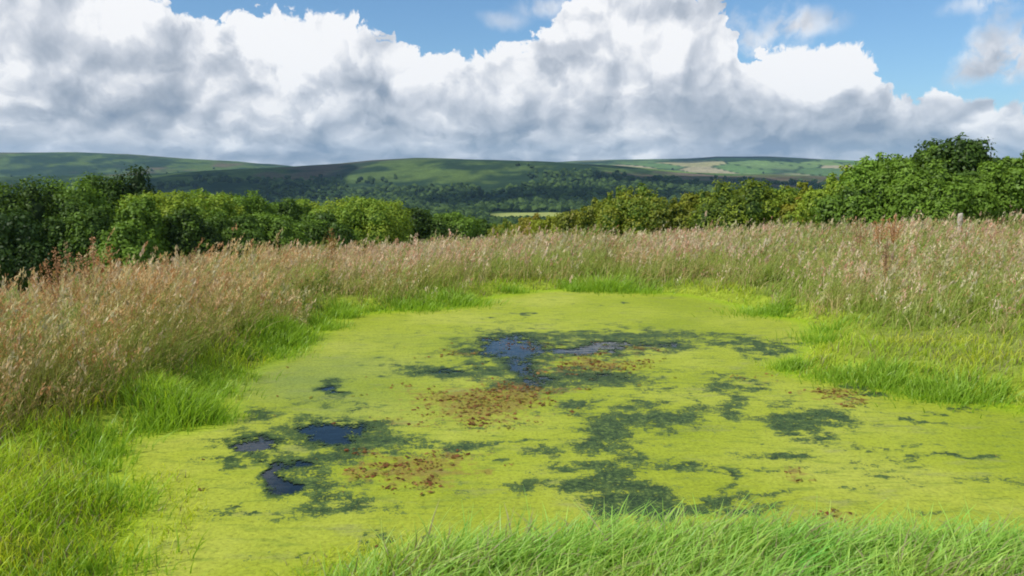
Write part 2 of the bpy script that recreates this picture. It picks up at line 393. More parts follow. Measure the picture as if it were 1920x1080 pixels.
# ------------------------------------------------------------------ pond: water, duckweed mat, red leaves
def pond_grid(step):
    x0, y0 = SP.min(0) - .3; x1, y1 = SP.max(0) + .3
    xs = np.arange(x0, x1, step); ys = np.arange(max(y0, .3), y1, step)
    X, Y = np.meshgrid(xs, ys); return X, Y
def grid_mesh(name, X, Y, Z, keep, mat, col=None, attrs=None, smooth=True):
    ny, nx = X.shape; idx = np.arange(nx * ny).reshape(ny, nx)
    k = keep[:-1, :-1] & keep[1:, :-1] & keep[:-1, 1:] & keep[1:, 1:]
    Fq = np.stack([idx[:-1, :-1], idx[:-1, 1:], idx[1:, 1:], idx[1:, :-1]], -1)[k]
    used = np.unique(Fq); mp = np.zeros(nx * ny, int); mp[used] = np.arange(len(used))
    V = np.stack([X, Y, Z], -1).reshape(-1, 3)[used]
    return mesh_obj(name, V, mp[Fq], mat, None if col is None else col.reshape(-1, 3)[used], None, smooth, {a: b.reshape(-1)[used] for a, b in (attrs or {}).items()})
m, g = mat_new('pond_water')
b = g.new('ShaderNodeBsdfPrincipled'); p = g.new('ShaderNodeNewGeometry').outputs['Position']
g.put(b.inputs['Base Color'], (.006, .012, .014)); b.inputs['Roughness'].default_value = .04; b.inputs['IOR'].default_value = 1.33
bp = g.new('ShaderNodeBump'); g.put(bp.inputs['Height'], g.noise(g.vm('MULTIPLY', p, (3, 7, 1)), 1.5, 3, .5)); bp.inputs['Strength'].default_value = .15; bp.inputs['Distance'].default_value = .02
g.put(b.inputs['Normal'], bp.outputs[0]); o = g.new('ShaderNodeOutputMaterial'); g.nt.links.new(b.outputs[0], o.inputs[0]); M_WATER = m
X, Y = pond_grid(.15); grid_mesh('water', X, Y, np.zeros_like(X), sdf(X, Y) < .25, M_WATER)['kind'] = 'structure'

WEED = [(1235, 784, 68, 20, 1), (1130, 808, 38, 26, 1), (1110, 838, 32, 16, 1), (1160, 852, 30, 16, .9), (1085, 768, 45, 10, .8), (1175, 942, 58, 27, 1.1), (1085, 915, 40, 13, .9), (1060, 880, 26, 10, .95), (1125, 880, 28, 12, .9), (1155, 900, 40, 14, .95),
        (1200, 862, 24, 11, .8), (990, 917, 40, 12, .8), (925, 912, 50, 8, .75), (1275, 878, 45, 8, .9), (1330, 942, 40, 12, .85), (1385, 958, 65, 8, .9), (1355, 905, 11, 26, .75), (1340, 886, 140, 3, .7), (1530, 786, 68, 19, .95), (1490, 805, 38, 10, .9), (1535, 826, 32, 6, .8),
        (1377, 775, 26, 12, .95), (1392, 750, 20, 7, .8), (1355, 722, 58, 10, .85), (1405, 726, 22, 9, .85), (1605, 728, 40, 7, .9), (1645, 742, 35, 7, .85), (1478, 864, 55, 6, .85), (1620, 838, 160, 2.5, .6), (1800, 860, 130, 4, .7),
        (1145, 630, 110, 12, .9), (1010, 632, 80, 9, .75), (1270, 632, 160, 5, .75), (1380, 645, 75, 6, .8), (1445, 656, 45, 7, .9), (1230, 660, 40, 6, .7), (995, 690, 26, 26, 1), (900, 702, 70, 11, .85), (785, 692, 55, 9, .9), (840, 688, 30, 6, .7),
        (1040, 714, 120, 9, .85), (1150, 704, 90, 5, .75), (1010, 726, 42, 10, .9), (690, 825, 55, 17, .9), (650, 850, 65, 18, .85), (590, 872, 60, 11, .85), (600, 925, 50, 20, .8), (650, 945, 60, 8, .8), (560, 957, 55, 15, .62), (450, 955, 45, 5, .7), (490, 785, 34, 13, .75),
        (560, 795, 70, 9, .62), (850, 840, 48, 11, .9), (770, 832, 40, 8, .8), (682, 770, 28, 7, .7), (625, 732, 14, 7, .9), (440, 873, 20, 8, .95), (620, 750, 60, 15, .35), (950, 832, 70, 4, .6), (1020, 850, 40, 9, .7), (1560, 955, 60, 5, .3), (1750, 790, 30, 6, .65), (1765, 960, 30, 6, .55), (1660, 893, 40, 5, .6), (520, 815, 70, 10, .7), (700, 805, 50, 10, .7), (590, 900, 60, 12, .75), (620, 960, 70, 8, .7), (720, 850, 60, 8, .7), (1090, 690, 50, 8, .6), (960, 770, 60, 5, .5), (1240, 730, 40, 6, .6), (1440, 780, 60, 6, .5), (1590, 800, 50, 6, .6), (1280, 955, 40, 8, .6), (900, 800, 90, 5, .5), (1700, 880, 90, 4, .55), (1850, 905, 60, 5, .55), (1450, 930, 60, 5, .5), (1600, 920, 60, 5, .5)]
OPEN = [(622, 812, 42, 15, 1.1), (580, 806, 35, 7, .8), (487, 838, 32, 11, 1.1), (516, 892, 13, 20, 1.1), (535, 914, 22, 9, 1), (560, 872, 45, 7, .7), (955, 652, 50, 15, 1), (1080, 656, 75, 6, 1.0), (1190, 645, 60, 4, .8), (985, 690, 20, 24, .75), (1000, 716, 50, 9, .6), (830, 694, 50, 4, .6), (1110, 706, 60, 4, .5), (1525, 786, 16, 8, .5), (1375, 772, 10, 5, .4), (625, 732, 10, 5, .9)]
RED = [(895, 758, 105, 30, 1), (955, 738, 65, 18, 1), (850, 782, 35, 10, .8), (1065, 735, 34, 5, .8), (785, 880, 78, 24, 1), (835, 860, 62, 12, .8), (690, 886, 24, 7, 1), (800, 900, 26, 8, 1), (910, 885, 18, 9, .9), (1120, 682, 82, 11, .9), (1040, 700, 60, 6, .6), (1185, 658, 60, 5, .8), (1000, 645, 60, 4, .5),
       (1560, 742, 48, 9, .8), (1600, 756, 34, 7, .8), (1488, 889, 14, 6, 1.1), (1497, 905, 15, 5, 1), (1550, 976, 48, 5, .7), (740, 795, 60, 6, .6), (700, 850, 30, 8, .6), (1440, 715, 60, 4, .5), (880, 660, 50, 8, .6)]
FILM = [(560, 715, 110, 28, 1), (650, 690, 120, 20, .7), (650, 760, 90, 25, .6), (800, 640, 150, 15, .3)]
def pfield(X, Y, L, warp=1.0):
    U, V_ = proj(X, Y, 0 * X)
    wx = (fbm(X * 1.8, Y * 1.8, 6, 101, .68) - .5) * 130 * warp; wy = (fbm(X * 1.8 + 50, Y * 1.8, 6, 111, .68) - .5) * 48 * warp
    wx = wx + (fbm(X * 8, Y * 8, 4, 301, .65) - .5) * 42; wy = wy + (fbm(X * 8 + 50, Y * 8, 4, 311, .65) - .5) * 20
    r = np.zeros_like(X); hal = np.zeros_like(X)
    for cx, cy, rx, ry, a in L:
        q = ((U + wx - cx) / rx) ** 2 + ((V_ + wy - cy) / ry) ** 2
        r = np.maximum(r, a * np.exp(-q * .75)); hal = np.maximum(hal, a * np.exp(-q * .17))
    return .72 * r + .34 * hal
X, Y = pond_grid(.03); S = sdf(X, Y)
n1 = fbm(X * 5, Y * 5, 4, 121, .6); n2 = fbm(X * 1.1, Y * 1.1, 4, 131)
WEED = WEED + [(a_, b_, c_ * 1.45 + 6, d_ * 1.5 + 4, 1.0) for a_, b_, c_, d_, e_ in OPEN]
wf = pfield(X, Y, WEED); of = pfield(X, Y, OPEN, .6); rf = pfield(X, Y, RED); ff = pfield(X, Y, FILM)
wf = np.maximum(wf, ss(.69, .78, n1 * .6 + n2 * .4 + .03) * .65)
shade = fbm(X * .5, Y * .9, 4, 141)
Z = .004 + (n1 - .5) * .003 * 0
DW = grid_mesh('duckweed', X, Y, Z + .002, S < .12, None, attrs={'weed': wf, 'open': of, 'red': rf, 'film': ff, 'edge': np.clip(-S, -1, 1)})
tag(DW, 'bright lime green duckweed mat covering the pond with dark weedy gaps', 'duckweed', kind='stuff')
m, g = mat_new('duckweed_mat'); L = g.nt.links
p = g.new('ShaderNodeNewGeometry').outputs['Position']
at = lambda k: g.new('ShaderNodeAttribute', attribute_name=k).outputs['Fac']
fine = g.noise(p, 34, 5, .72); mid = g.noise(p, 9, 5, .65); streak = g.noise(g.vm('MULTIPLY', p, (1.6, 6, 1)), 2.0, 6, .62); big = g.noise(p, .55, 4, .5)
mid2 = g.noise(p, 3.5, 7, .68)
wd = g.add(at('weed'), g.mul(g.sub(mid2, .5), 2.1)); wd = g.add(wd, g.mul(g.sub(fine, .5), 2.2)); wd = g.add(wd, g.mul(g.sub(streak, .5), .35)); wd = g.add(wd, g.mul(g.sub(mid, .5), .9))
wmask = g.mr(wd, .43, .58)
oo = g.add(g.add(at('open'), g.mul(g.sub(mid, .5), .9)), g.mul(g.sub(mid2, .5), 1.1)); oo = g.add(oo, g.mul(g.sub(fine, .5), 1.7)); omask = g.mr(oo, .46, .62)
rd = g.add(at('red'), g.mul(g.sub(g.noise(p, 10, 5, .7), .5), 2.4)); rmask = g.mr(g.add(rd, g.mul(g.sub(fine, .5), 1.6)), .52, .82, 0, .8)
lime = g.ramp(big, [(0.35, (.26, .32, .018)), (0.5, (.32, .37, .030)), (0.65, (.38, .415, .055))])
lime = g.mix(g.mr(streak, .48, .68, 0, .75), lime, (.20, .26, .03))
lime = g.mix(g.mr(g.noise(g.vm('MULTIPLY', p, (1, 3, 1)), 1.3, 7, .7), .54, .70, 0, .6), lime, (.25, .26, .10))
lime = g.mix(g.mr(at('edge'), .45, .0, 0, .8), lime, (.27, .40, .012))
lime = g.mix(g.mul(at('film'), .55), lime, (.17, .23, .075))
lime = g.mix(1.0, lime, g.ramp(fine, [(.25, .5), (.45, .95), (.75, 1.35)]), 'MULTIPLY')
lime = g.mix(g.mr(g.noise(p, 60, 2, .5), .66, .74, 0, .5), lime, (.09, .14, .02))
weedc = g.ramp(g.add(g.mul(fine, .6), g.mul(mid, .4)), [(.40, (.012, .030, .012)), (.49, (.036, .068, .020)), (.56, (.085, .135, .030)), (.63, (.23, .29, .045))])
redc = g.ramp(g.noise(p, 40, 3, .6), [(.3, (.12, .045, .018)), (.5, (.24, .13, .04)), (.7, (.30, .25, .05))])
c = g.mix(wmask, lime, weedc); c = g.mix(g.mul(rmask, .75), c, redc)
b = g.new('ShaderNodeBsdfPrincipled'); g.put(b.inputs['Base Color'], c)
g.put(b.inputs['Roughness'], g.mix(wmask, (.62, .62, .62), (.5, .5, .5))); b.inputs['Specular IOR Level'].default_value = .12
bp = g.new('ShaderNodeBump'); g.put(bp.inputs['Height'], g.add(fine, mid)); bp.inputs['Distance'].default_value = .012; bp.inputs['Strength'].default_value = .6; g.put(b.inputs['Normal'], bp.outputs[0])
tr = g.new('ShaderNodeBsdfTransparent'); mx = g.new('ShaderNodeMixShader')
g.put(mx.inputs[0], omask); L.new(b.outputs[0], mx.inputs[1]); L.new(tr.outputs[0], mx.inputs[2])
o = g.new('ShaderNodeOutputMaterial'); L.new(mx.outputs[0], o.inputs[0]); DW.data.materials.append(m)

# floating red-brown pondweed leaves
def leaf_cards(P, Nrm, size, aspect, col, along=None):
    """diamond leaves: P (n,3), normals (n,3)"""
    n = len(P); Nn = Nrm / (np.linalg.norm(Nrm, axis=1, keepdims=True) + 1e-9)
    r = rng.normal(size=(n, 3)); t = np.cross(Nn, r) if along is None else along + r * .35; t /= (np.linalg.norm(t, axis=1, keepdims=True) + 1e-9); bt = np.cross(Nn, t)
    s = size[:, None]; q = s * aspect
    V = np.stack([P - t * s, P + bt * q, P + t * s, P - bt * q], 1).reshape(-1, 3)
    return V, np.arange(4 * n).reshape(-1, 4), np.repeat(col, 4, 0)
k = 26000
x0, y0 = SP.min(0); x1, y1 = SP.max(0)
px = rng.uniform(x0, x1, k * 9); py = rng.uniform(y0, y1, k * 9)
rr = pfield(px, py, RED) + (fbm(px * 5, py * 5, 4, 151, .65) - .5) * 1.7
ok = (rr > .46) & (sdf(px, py) < -.1) & (rng.rand(len(px)) < .5 * ss(.40, .95, rr))
px, py = px[ok][:k], py[ok][:k]; n = len(px)
P3 = np.stack([px, py, rng.uniform(.008, .02, n)], 1)
Nr = np.stack([rng.normal(0, .25, n), rng.normal(0, .25, n), np.ones(n)], 1)
cc = np.array([[.27, .12, .045], [.16, .075, .03], [.35, .20, .07], [.27, .26, .05]])[rng.choice(4, n, p=[.33, .25, .22, .2])] * rng.uniform(.75, 1.2, (n, 1))
V, Fq, cl = leaf_cards(P3, Nr, np.minimum(.007 + rng.exponential(.007, n), .032), .65, cc)
V[:, 2] = np.maximum(V[:, 2], .008)
tag(mesh_obj('floating_leaves', V, Fq, M_SEED, cl), 'rusty red floating weed leaves in patches on the pond', 'pondweed', kind='stuff')

# ------------------------------------------------------------------ grass
def blades(P, H, W, lean, bend, cb, ct, segs=3, jit=1.0):
    """flat ribbons: base P, height H, width W, lean (n,2), tip colours"""
    n = len(P); a = rng.uniform(0, 2 * math.pi, n); wd = np.stack([np.cos(a), np.sin(a), 0 * a], 1)
    t = np.linspace(0, 1, segs + 1); V = np.zeros((n, segs + 1, 2, 3)); Cc = np.zeros((n, segs + 1, 2, 3))
    for i, q in enumerate(t):
        c = P.copy(); c[:, :2] += lean * (H * (q ** 1.7))[:, None]
        c[:, 2] += H * (q - bend * q * q * .45)
        wq = W * (1 - q) ** .7 * (1 if i < segs else .0) + W * .06
        V[:, i, 0] = c - wd * wq[:, None] * .5; V[:, i, 1] = c + wd * wq[:, None] * .5
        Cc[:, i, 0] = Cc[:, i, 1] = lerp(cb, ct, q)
    m_ = segs + 1; base = (np.arange(n) * m_ * 2)[:, None, None]; i = np.arange(segs)[None, :, None] * 2
    Fq = (base + i + np.array([0, 1, 3, 2])[None, None]).reshape(-1, 4)
    return V.reshape(-1, 3), Fq, Cc.reshape(-1, 3)
class Bag:
    def __init__(s): s.V = []; s.F = []; s.C = []; s.n = 0
    def add(s, V, F_, Cc): s.V.append(V); s.F.append(F_ + s.n); s.C.append(Cc); s.n += len(V)
    def obj(s, name, mat, parent=None): return mesh_obj(name, np.vstack(s.V), np.vstack(s.F), mat, np.vstack(s.C), parent)
VL = [(-900, 1000), (-300, 900), (0, 845), (100, 800), (200, 762), (300, 722), (400, 682), (500, 648), (600, 612), (700, 585), (850, 572), (950, 556), (1050, 541), (1180, 544), (1300, 552), (1400, 566), (1500, 585), (1600, 602), (1700, 612), (1920, 625), (2600, 660)]
def tallness(x, y):
    U, V_ = proj(x, y, height(x, y)); V_ = np.where(y > 1, V_, 3000)
    d = (ramp1(U, VL) - V_) + (fbm(x * 1.2, y * 1.2, 4, 161) - .5) * 70
    return ss(-12, 40, d)
def scatter(n, r0, r1, amax=.76, pw=1.0):
    """points in the view sector; density falls as 1/r for pw=1"""
    u = rng.rand(n); r = (r0 ** (2 - pw) + u * (r1 ** (2 - pw) - r0 ** (2 - pw))) ** (1 / (2 - pw))
    a = rng.uniform(-amax, amax, n); return r * np.sin(a), r * np.cos(a)
WIND = np.array([.22, .03])
def pal(w_, cols):
    cols = np.array(cols); i = rng.choice(len(cols), len(w_), p=None); return cols[i]

# tall seeding meadow grass
def tall_grass(n, r0, r1, spk, leafn, pw=1.0):
    x, y = scatter(n, r0, r1, pw=pw); T = tallness(x, y); S = sdf(x, y)
    ok = (S > .12) & (rng.rand(len(x)) < T * (.22 + .78 * ss(.38, .55, fbm(x * 1.6, y * 1.6, 3, 167)))); x, y, T, S = x[ok], y[ok], T[ok], S[ok]; n = len(x)
    z = height(x, y); P = np.stack([x, y, z - .02], 1); r = np.hypot(x, y); U, _ = proj(x, y, z)
    pat = fbm(x * .7, y * .7, 3, 171); pat2 = fbm(x * .8 + 40, y * .8, 3, 175); pat3 = fbm(x * .35, y * .35, 3, 179)
    H = (.50 + .34 * rng.rand(n) + .55 * (pat - .5) + .20 * (pat3 - .5)) * (.6 + .4 * T) * lerp(1.0, .9, ss(1300, 1700, U))
    H *= lerp(.55, 1, ss(.1, .8, S))
    H *= .62 + .82 * fbm(x * 1.5, y * 1.5, 3, 221) + .10 * (1 - ss(250, 620, U)) * (U > -200)
    H = np.where(rng.rand(n) < .04, H * 1.3, H)
    lean = WIND * rng.uniform(.2, 1.5, (n, 1)) + rng.normal(0, .16, (n, 2))
    fresh = np.exp(-((U - 1540) / 70) ** 2) * .9 + np.exp(-((U - 1130) / 50) ** 2) * .6 + np.exp(-((U - 480) / 90) ** 2) * .3
    green = np.clip(ss(.47, .58, pat2) * .8 + .16 + fresh * ss(.35, .55, fbm(x * 1.5, y * 1.5, 3, 211)), 0, 1)[:, None]
    stem_b = lerp(np.array([.48, .44, .16]), np.array([.30, .44, .07]), green)
    warm = (1 - ss(450, 800, U))[:, None] * .7                      # the left bank is more straw coloured
    seedA = lerp(np.array([.74, .51, .39]), np.array([.60, .42, .18]), warm)
    seedB = lerp(np.array([.76, .63, .46]), np.array([.66, .54, .28]), warm)
    seedC = lerp(np.array([.62, .34, .24]), np.array([.55, .30, .12]), warm)
    seedD = np.array([.36, .40, .13]) + 0 * warm
    k = rng.rand(n)[:, None] + (fbm(x * .9 + 70, y * .9, 3, 241)[:, None] - .5) * 1.7
    seed = np.where(k < .35, seedA, np.where(k < .62, seedB, np.where(k < .85, seedC, seedD))) * rng.uniform(.85, 1.3, (n, 1))
    seed = seed * lerp(.70, 1.25, fbm(x * 1.4 + 9, y * 1.4, 4, 231, .6))[:, None]
    seed = lerp(seed, seed * np.array([.62, .80, .42]), green * (rng.rand(n, 1) < .75)); headed = rng.rand(n) < lerp(.9, .45, green[:, 0])
    B = Bag(); ctip = lerp(seed, np.array([.46, .46, .16]), .4)
    V, Fq, Cc = blades(P, H, np.full(n, .0035) * (1 + r / 14), lean, .25, stem_b, ctip, 3); B.add(V, Fq, Cc)
    # seed heads: small spikelets round the upper stem
    big = np.where(rng.rand(n) < .10, 1.7, 1.0); seed = np.where(big[:, None] > 1.2, seed * .4 + np.array([.66, .58, .42]) * .6, seed)
    hl = rng.uniform(.10, .22, n); wdt = rng.uniform(.012, .035, n)
    for j in range(spk):
        q = 1 - (hl / H) * (j + rng.rand(n)) / spk; q = np.clip(q, .3, 1)
        c = P.copy(); c[:, :2] += lean * (H * q ** 1.7)[:, None]; c[:, 2] += H * (q - .25 * q * q * .45)
        c += rng.normal(0, 1, (n, 3)) * (wdt * (1.15 - .8 * (q - .7) / .3).clip(.25, 1.3))[:, None]
        sz = rng.uniform(.006, .013, n) * (1 + r / 16) * big * np.where(headed, 1, .05)
        V, Fq, Cc = leaf_cards(c, rng.normal(size=(n, 3)), sz * 1.35, .30, seed * rng.uniform(.8, 1.2, (n, 1)), along=np.concatenate([lean * 1.2, np.ones((n, 1))], 1)); B.add(V, Fq, Cc)
    for j in range(leafn):
        Pj = P + np.concatenate([rng.normal(0, .04, (n, 2)), np.zeros((n, 1))], 1)
        Hj = H * rng.uniform(.35, .8, n); lj = WIND * .8 + rng.normal(0, .38, (n, 2))
        straw = (rng.rand(n) < (.50 - green[:, 0] * .35))[:, None]
        cb = np.where(straw, [.50, .41, .17], [.26, .36, .05]); ct = np.where(straw, [.70, .58, .28], [.42, .54, .10])
        V, Fq, Cc = blades(Pj, Hj, np.full(n, .007) * (1 + r / 12), lj, .8, cb * rng.uniform(.7, 1.2, (n, 1)), ct * rng.uniform(.7, 1.2, (n, 1)), 3); B.add(V, Fq, Cc)
    return B
B = tall_grass(52000, 3.2, 13, 15, 4)
B2 = tall_grass(42000, 13, 24, 13, 3)
tb = Bag(); 
for q in (B, B2):
    for V, F_, Cc in zip(q.V, q.F, q.C): tb.V.append(V); tb.F.append(F_ + (0 if q is B else B.n)); tb.C.append(Cc)
tag(tb.obj('meadow_grass', M_SEED), 'tall seeding meadow grass, pinkish and straw coloured, round the pond', 'grass', kind='stuff')
B3 = tall_grass(60000, 24, 75, 8, 2, 1.0)
tag(B3.obj('rough_pasture', M_SEED), 'far rough grass sloping away beyond the pond bank', 'grass', kind='stuff')

# lush green bank grass
def lush(n, r0, r1, hmul, wmul, cond, leanx, amax=.8, c_b=(.32, .44, .030), c_t=(.57, .70, .065), pw=1.0, segs=4):
    x, y = scatter(n, r0, r1, amax, pw); S = sdf(x, y); ok = cond(x, y, S); x, y, S = x[ok], y[ok], S[ok]; n = len(x)
    z = np.maximum(height(x, y), -.02); P = np.stack([x, y, z - .01], 1); r = np.hypot(x, y)
    pat = fbm(x * 1.3, y * 1.3, 3, 181); T = tallness(x, y)
    H = (.14 + .20 * rng.rand(n)) * (.6 + .9 * pat) * hmul * lerp(.55, 1.0, ss(-.2, .5, S)) 
    Uq = 960 + F * x / np.maximum(y, .5); H *= lerp(1.0, .62, ss(9.5, 12, r)) * lerp(1, .68, ss(1350, 1480, Uq) * (r > 5.5))
    lean = np.array([leanx, 0.0]) * rng.uniform(.3, 1.5, (n, 1)) + rng.normal(0, .30, (n, 2))
    hue = (fbm(x * 2.2 + 5, y * 2.2, 3, 183) - .5)[:, None] * 1.5 + rng.normal(0, .15, (n, 1))
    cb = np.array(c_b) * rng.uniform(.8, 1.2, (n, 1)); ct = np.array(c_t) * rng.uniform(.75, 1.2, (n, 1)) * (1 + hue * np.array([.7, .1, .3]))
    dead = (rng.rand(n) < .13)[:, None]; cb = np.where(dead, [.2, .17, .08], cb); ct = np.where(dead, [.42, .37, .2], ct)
    return blades(P, H, rng.uniform(.004, .008, n) * wmul * (1 + r / 12), lean, .75, cb, ct, segs)
bg_ = Bag()
bank = lambda x, y, S: (rng.rand(len(x)) < .30 + .70 * ss(.40, .55, fbm(x * 1.5, y * 1.5, 3, 193))) & (S > -.10 - .35 * (fbm(x * 1.1, y * 1.1, 3, 191) > .52)) & (rng.rand(len(x)) < (1 - .93 * tallness(x, y)))  & (rng.rand(len(x)) < ss(-.6, .5, S + .5 * (fbm(x * 3, y * 3, 3, 195) - .3)))
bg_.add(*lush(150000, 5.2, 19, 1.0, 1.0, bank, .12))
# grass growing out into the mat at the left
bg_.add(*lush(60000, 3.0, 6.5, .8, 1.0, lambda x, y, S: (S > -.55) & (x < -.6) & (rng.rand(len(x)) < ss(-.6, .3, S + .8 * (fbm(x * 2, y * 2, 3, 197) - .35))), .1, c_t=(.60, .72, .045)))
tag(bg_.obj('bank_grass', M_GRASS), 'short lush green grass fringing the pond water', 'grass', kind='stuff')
# near bank
nb = Bag()
near = lambda x, y, S: (S > -.12) & ~((x < -.95) & (y > 2.4)) & (rng.rand(len(x)) < ss(-.25, .25, S + .35 * (fbm(x * 3, y * 3, 3, 199) - .4)))
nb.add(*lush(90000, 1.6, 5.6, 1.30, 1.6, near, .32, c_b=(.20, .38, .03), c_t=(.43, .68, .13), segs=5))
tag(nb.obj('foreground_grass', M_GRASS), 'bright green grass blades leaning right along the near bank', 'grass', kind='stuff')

wb = Bag(); spots = [(850, 520), (840, 545), (1130, 525), (1100, 520), (620, 560), (1010, 530), (690, 560), (960, 520), (1330, 530), (430, 640), (1290, 525), (1540, 540), (760, 550)]
for k in range(26):
    a_ = rng.uniform(-.6, .6); r_ = rng.uniform(12, 26); spots.append((r_ * math.sin(a_), r_ * math.cos(a_), 0))
for q in spots:
    if len(q) == 2: tx, ty = (float(v_) for v_ in G(q[0], q[1] + 20, .3))
    else: tx, ty = q[0], q[1]
    if float(sdf(np.array([tx]), np.array([ty]))[0]) < .5 or float(tallness(np.array([tx]), np.array([ty]))[0]) < .5: continue
    n = 420; hh = rng.uniform(.3, .6); rd_ = rng.uniform(.15, .35)
    P = np.zeros((n, 3)); P[:, 0] = tx + rng.normal(0, rd_, n); P[:, 1] = ty + rng.normal(0, rd_, n); P[:, 2] = height(P[:, 0], P[:, 1]) + hh * rng.rand(n) ** .7 * np.exp(-((P[:, 0] - tx) ** 2 + (P[:, 1] - ty) ** 2) / (rd_ * rd_ * 4))
    V, Fq, Cc = leaf_cards(P, np.array([0, 0, 1.]) + rng.normal(0, .55, (n, 3)), rng.uniform(.015, .035, n), .4, np.array([.17, .25, .05]) * rng.uniform(.6, 1.5, (n, 1))); wb.add(V, Fq, Cc)
tag(wb.obj('bank_weeds', M_GRASS), 'dark leafy weeds growing up through the tall grass', 'weeds', kind='stuff')
# tufts standing out of the water's edge
tf_ = Bag()
tuft_at = [(330, 790, .30, .20, 900), (300, 770, .26, .2, 600), (545, 640, .30, .16, 600), (500, 650, .26, .2, 500), (1485, 694, .14, .12, 300), (860, 572, .22, .3, 700), (780, 580, .2, .3, 600), (1140, 545, .34, .3, 700), (1200, 548, .18, .3, 500), (1420, 590, .18, .3, 400), (1640, 722, .18, .25, 400), (1780, 750, .2, .25, 400)]
for k in range(70):
    i_ = rng.randint(len(SP)); tx, ty = SP[i_] + rng.normal(0, .12, 2)
    if 3.3 < math.hypot(tx, ty) < 17 and ty > 2: tuft_at.append((tx, ty, rng.uniform(.14, .28), rng.uniform(.08, .22), 160))
for q in tuft_at:
    if q[0] > 60: tx, ty = G(q[0], q[1]); tx, ty = float(tx), float(ty)
    else: tx, ty = q[0], q[1]
    n = q[4]; P = np.zeros((n, 3)); P[:, 0] = tx + rng.normal(0, q[3], n); P[:, 1] = ty + rng.normal(0, q[3] * .7, n); P[:, 2] = np.maximum(height(P[:, 0], P[:, 1]), -.03)
    out_ = (P[:, :2] - [tx, ty]) * .8
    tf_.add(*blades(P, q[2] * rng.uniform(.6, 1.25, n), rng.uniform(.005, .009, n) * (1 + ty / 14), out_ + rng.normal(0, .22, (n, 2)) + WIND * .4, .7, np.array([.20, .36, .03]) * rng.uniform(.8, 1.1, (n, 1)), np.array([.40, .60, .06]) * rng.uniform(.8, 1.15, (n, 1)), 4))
tag(tf_.obj('water_edge_grass', M_GRASS), 'fresh green grass tufts rising from the edge of the duckweed', 'grass', kind='stuff')

# ------------------------------------------------------------------ trees and bushes
def tube(Pa, Pb, ra, rb, n=8):
    Pa, Pb = np.array(Pa, float), np.array(Pb, float); d_ = Pb - Pa; d_ /= np.linalg.norm(d_) + 1e-9
    u = np.cross(d_, [0.3, 1, 0.1]); u /= np.linalg.norm(u); v = np.cross(d_, u)
    a = np.linspace(0, 2 * math.pi, n, endpoint=False); ring = np.cos(a)[:, None] * u + np.sin(a)[:, None] * v
    V = np.vstack([Pa + ring * ra, Pb + ring * rb]); i = np.arange(n); j = (i + 1) % n
    return V, np.stack([i, j, n + j, n + i], 1)
def ico():
    t = (1 + 5 ** .5) / 2
    v = np.array([(-1, t, 0), (1, t, 0), (-1, -t, 0), (1, -t, 0), (0, -1, t), (0, 1, t), (0, -1, -t), (0, 1, -t), (t, 0, -1), (t, 0, 1), (-t, 0, -1), (-t, 0, 1)], float)
    f = [(0, 11, 5), (0, 5, 1), (0, 1, 7), (0, 7, 10), (0, 10, 11), (1, 5, 9), (5, 11, 4), (11, 10, 2), (10, 7, 6), (7, 1, 8), (3, 9, 4), (3, 4, 2), (3, 2, 6), (3, 6, 8), (3, 8, 9), (4, 9, 5), (2, 4, 11), (6, 2, 10), (8, 6, 7), (9, 8, 1)]
    return v / np.linalg.norm(v[0]), np.array(f)
IV, IF = ico()
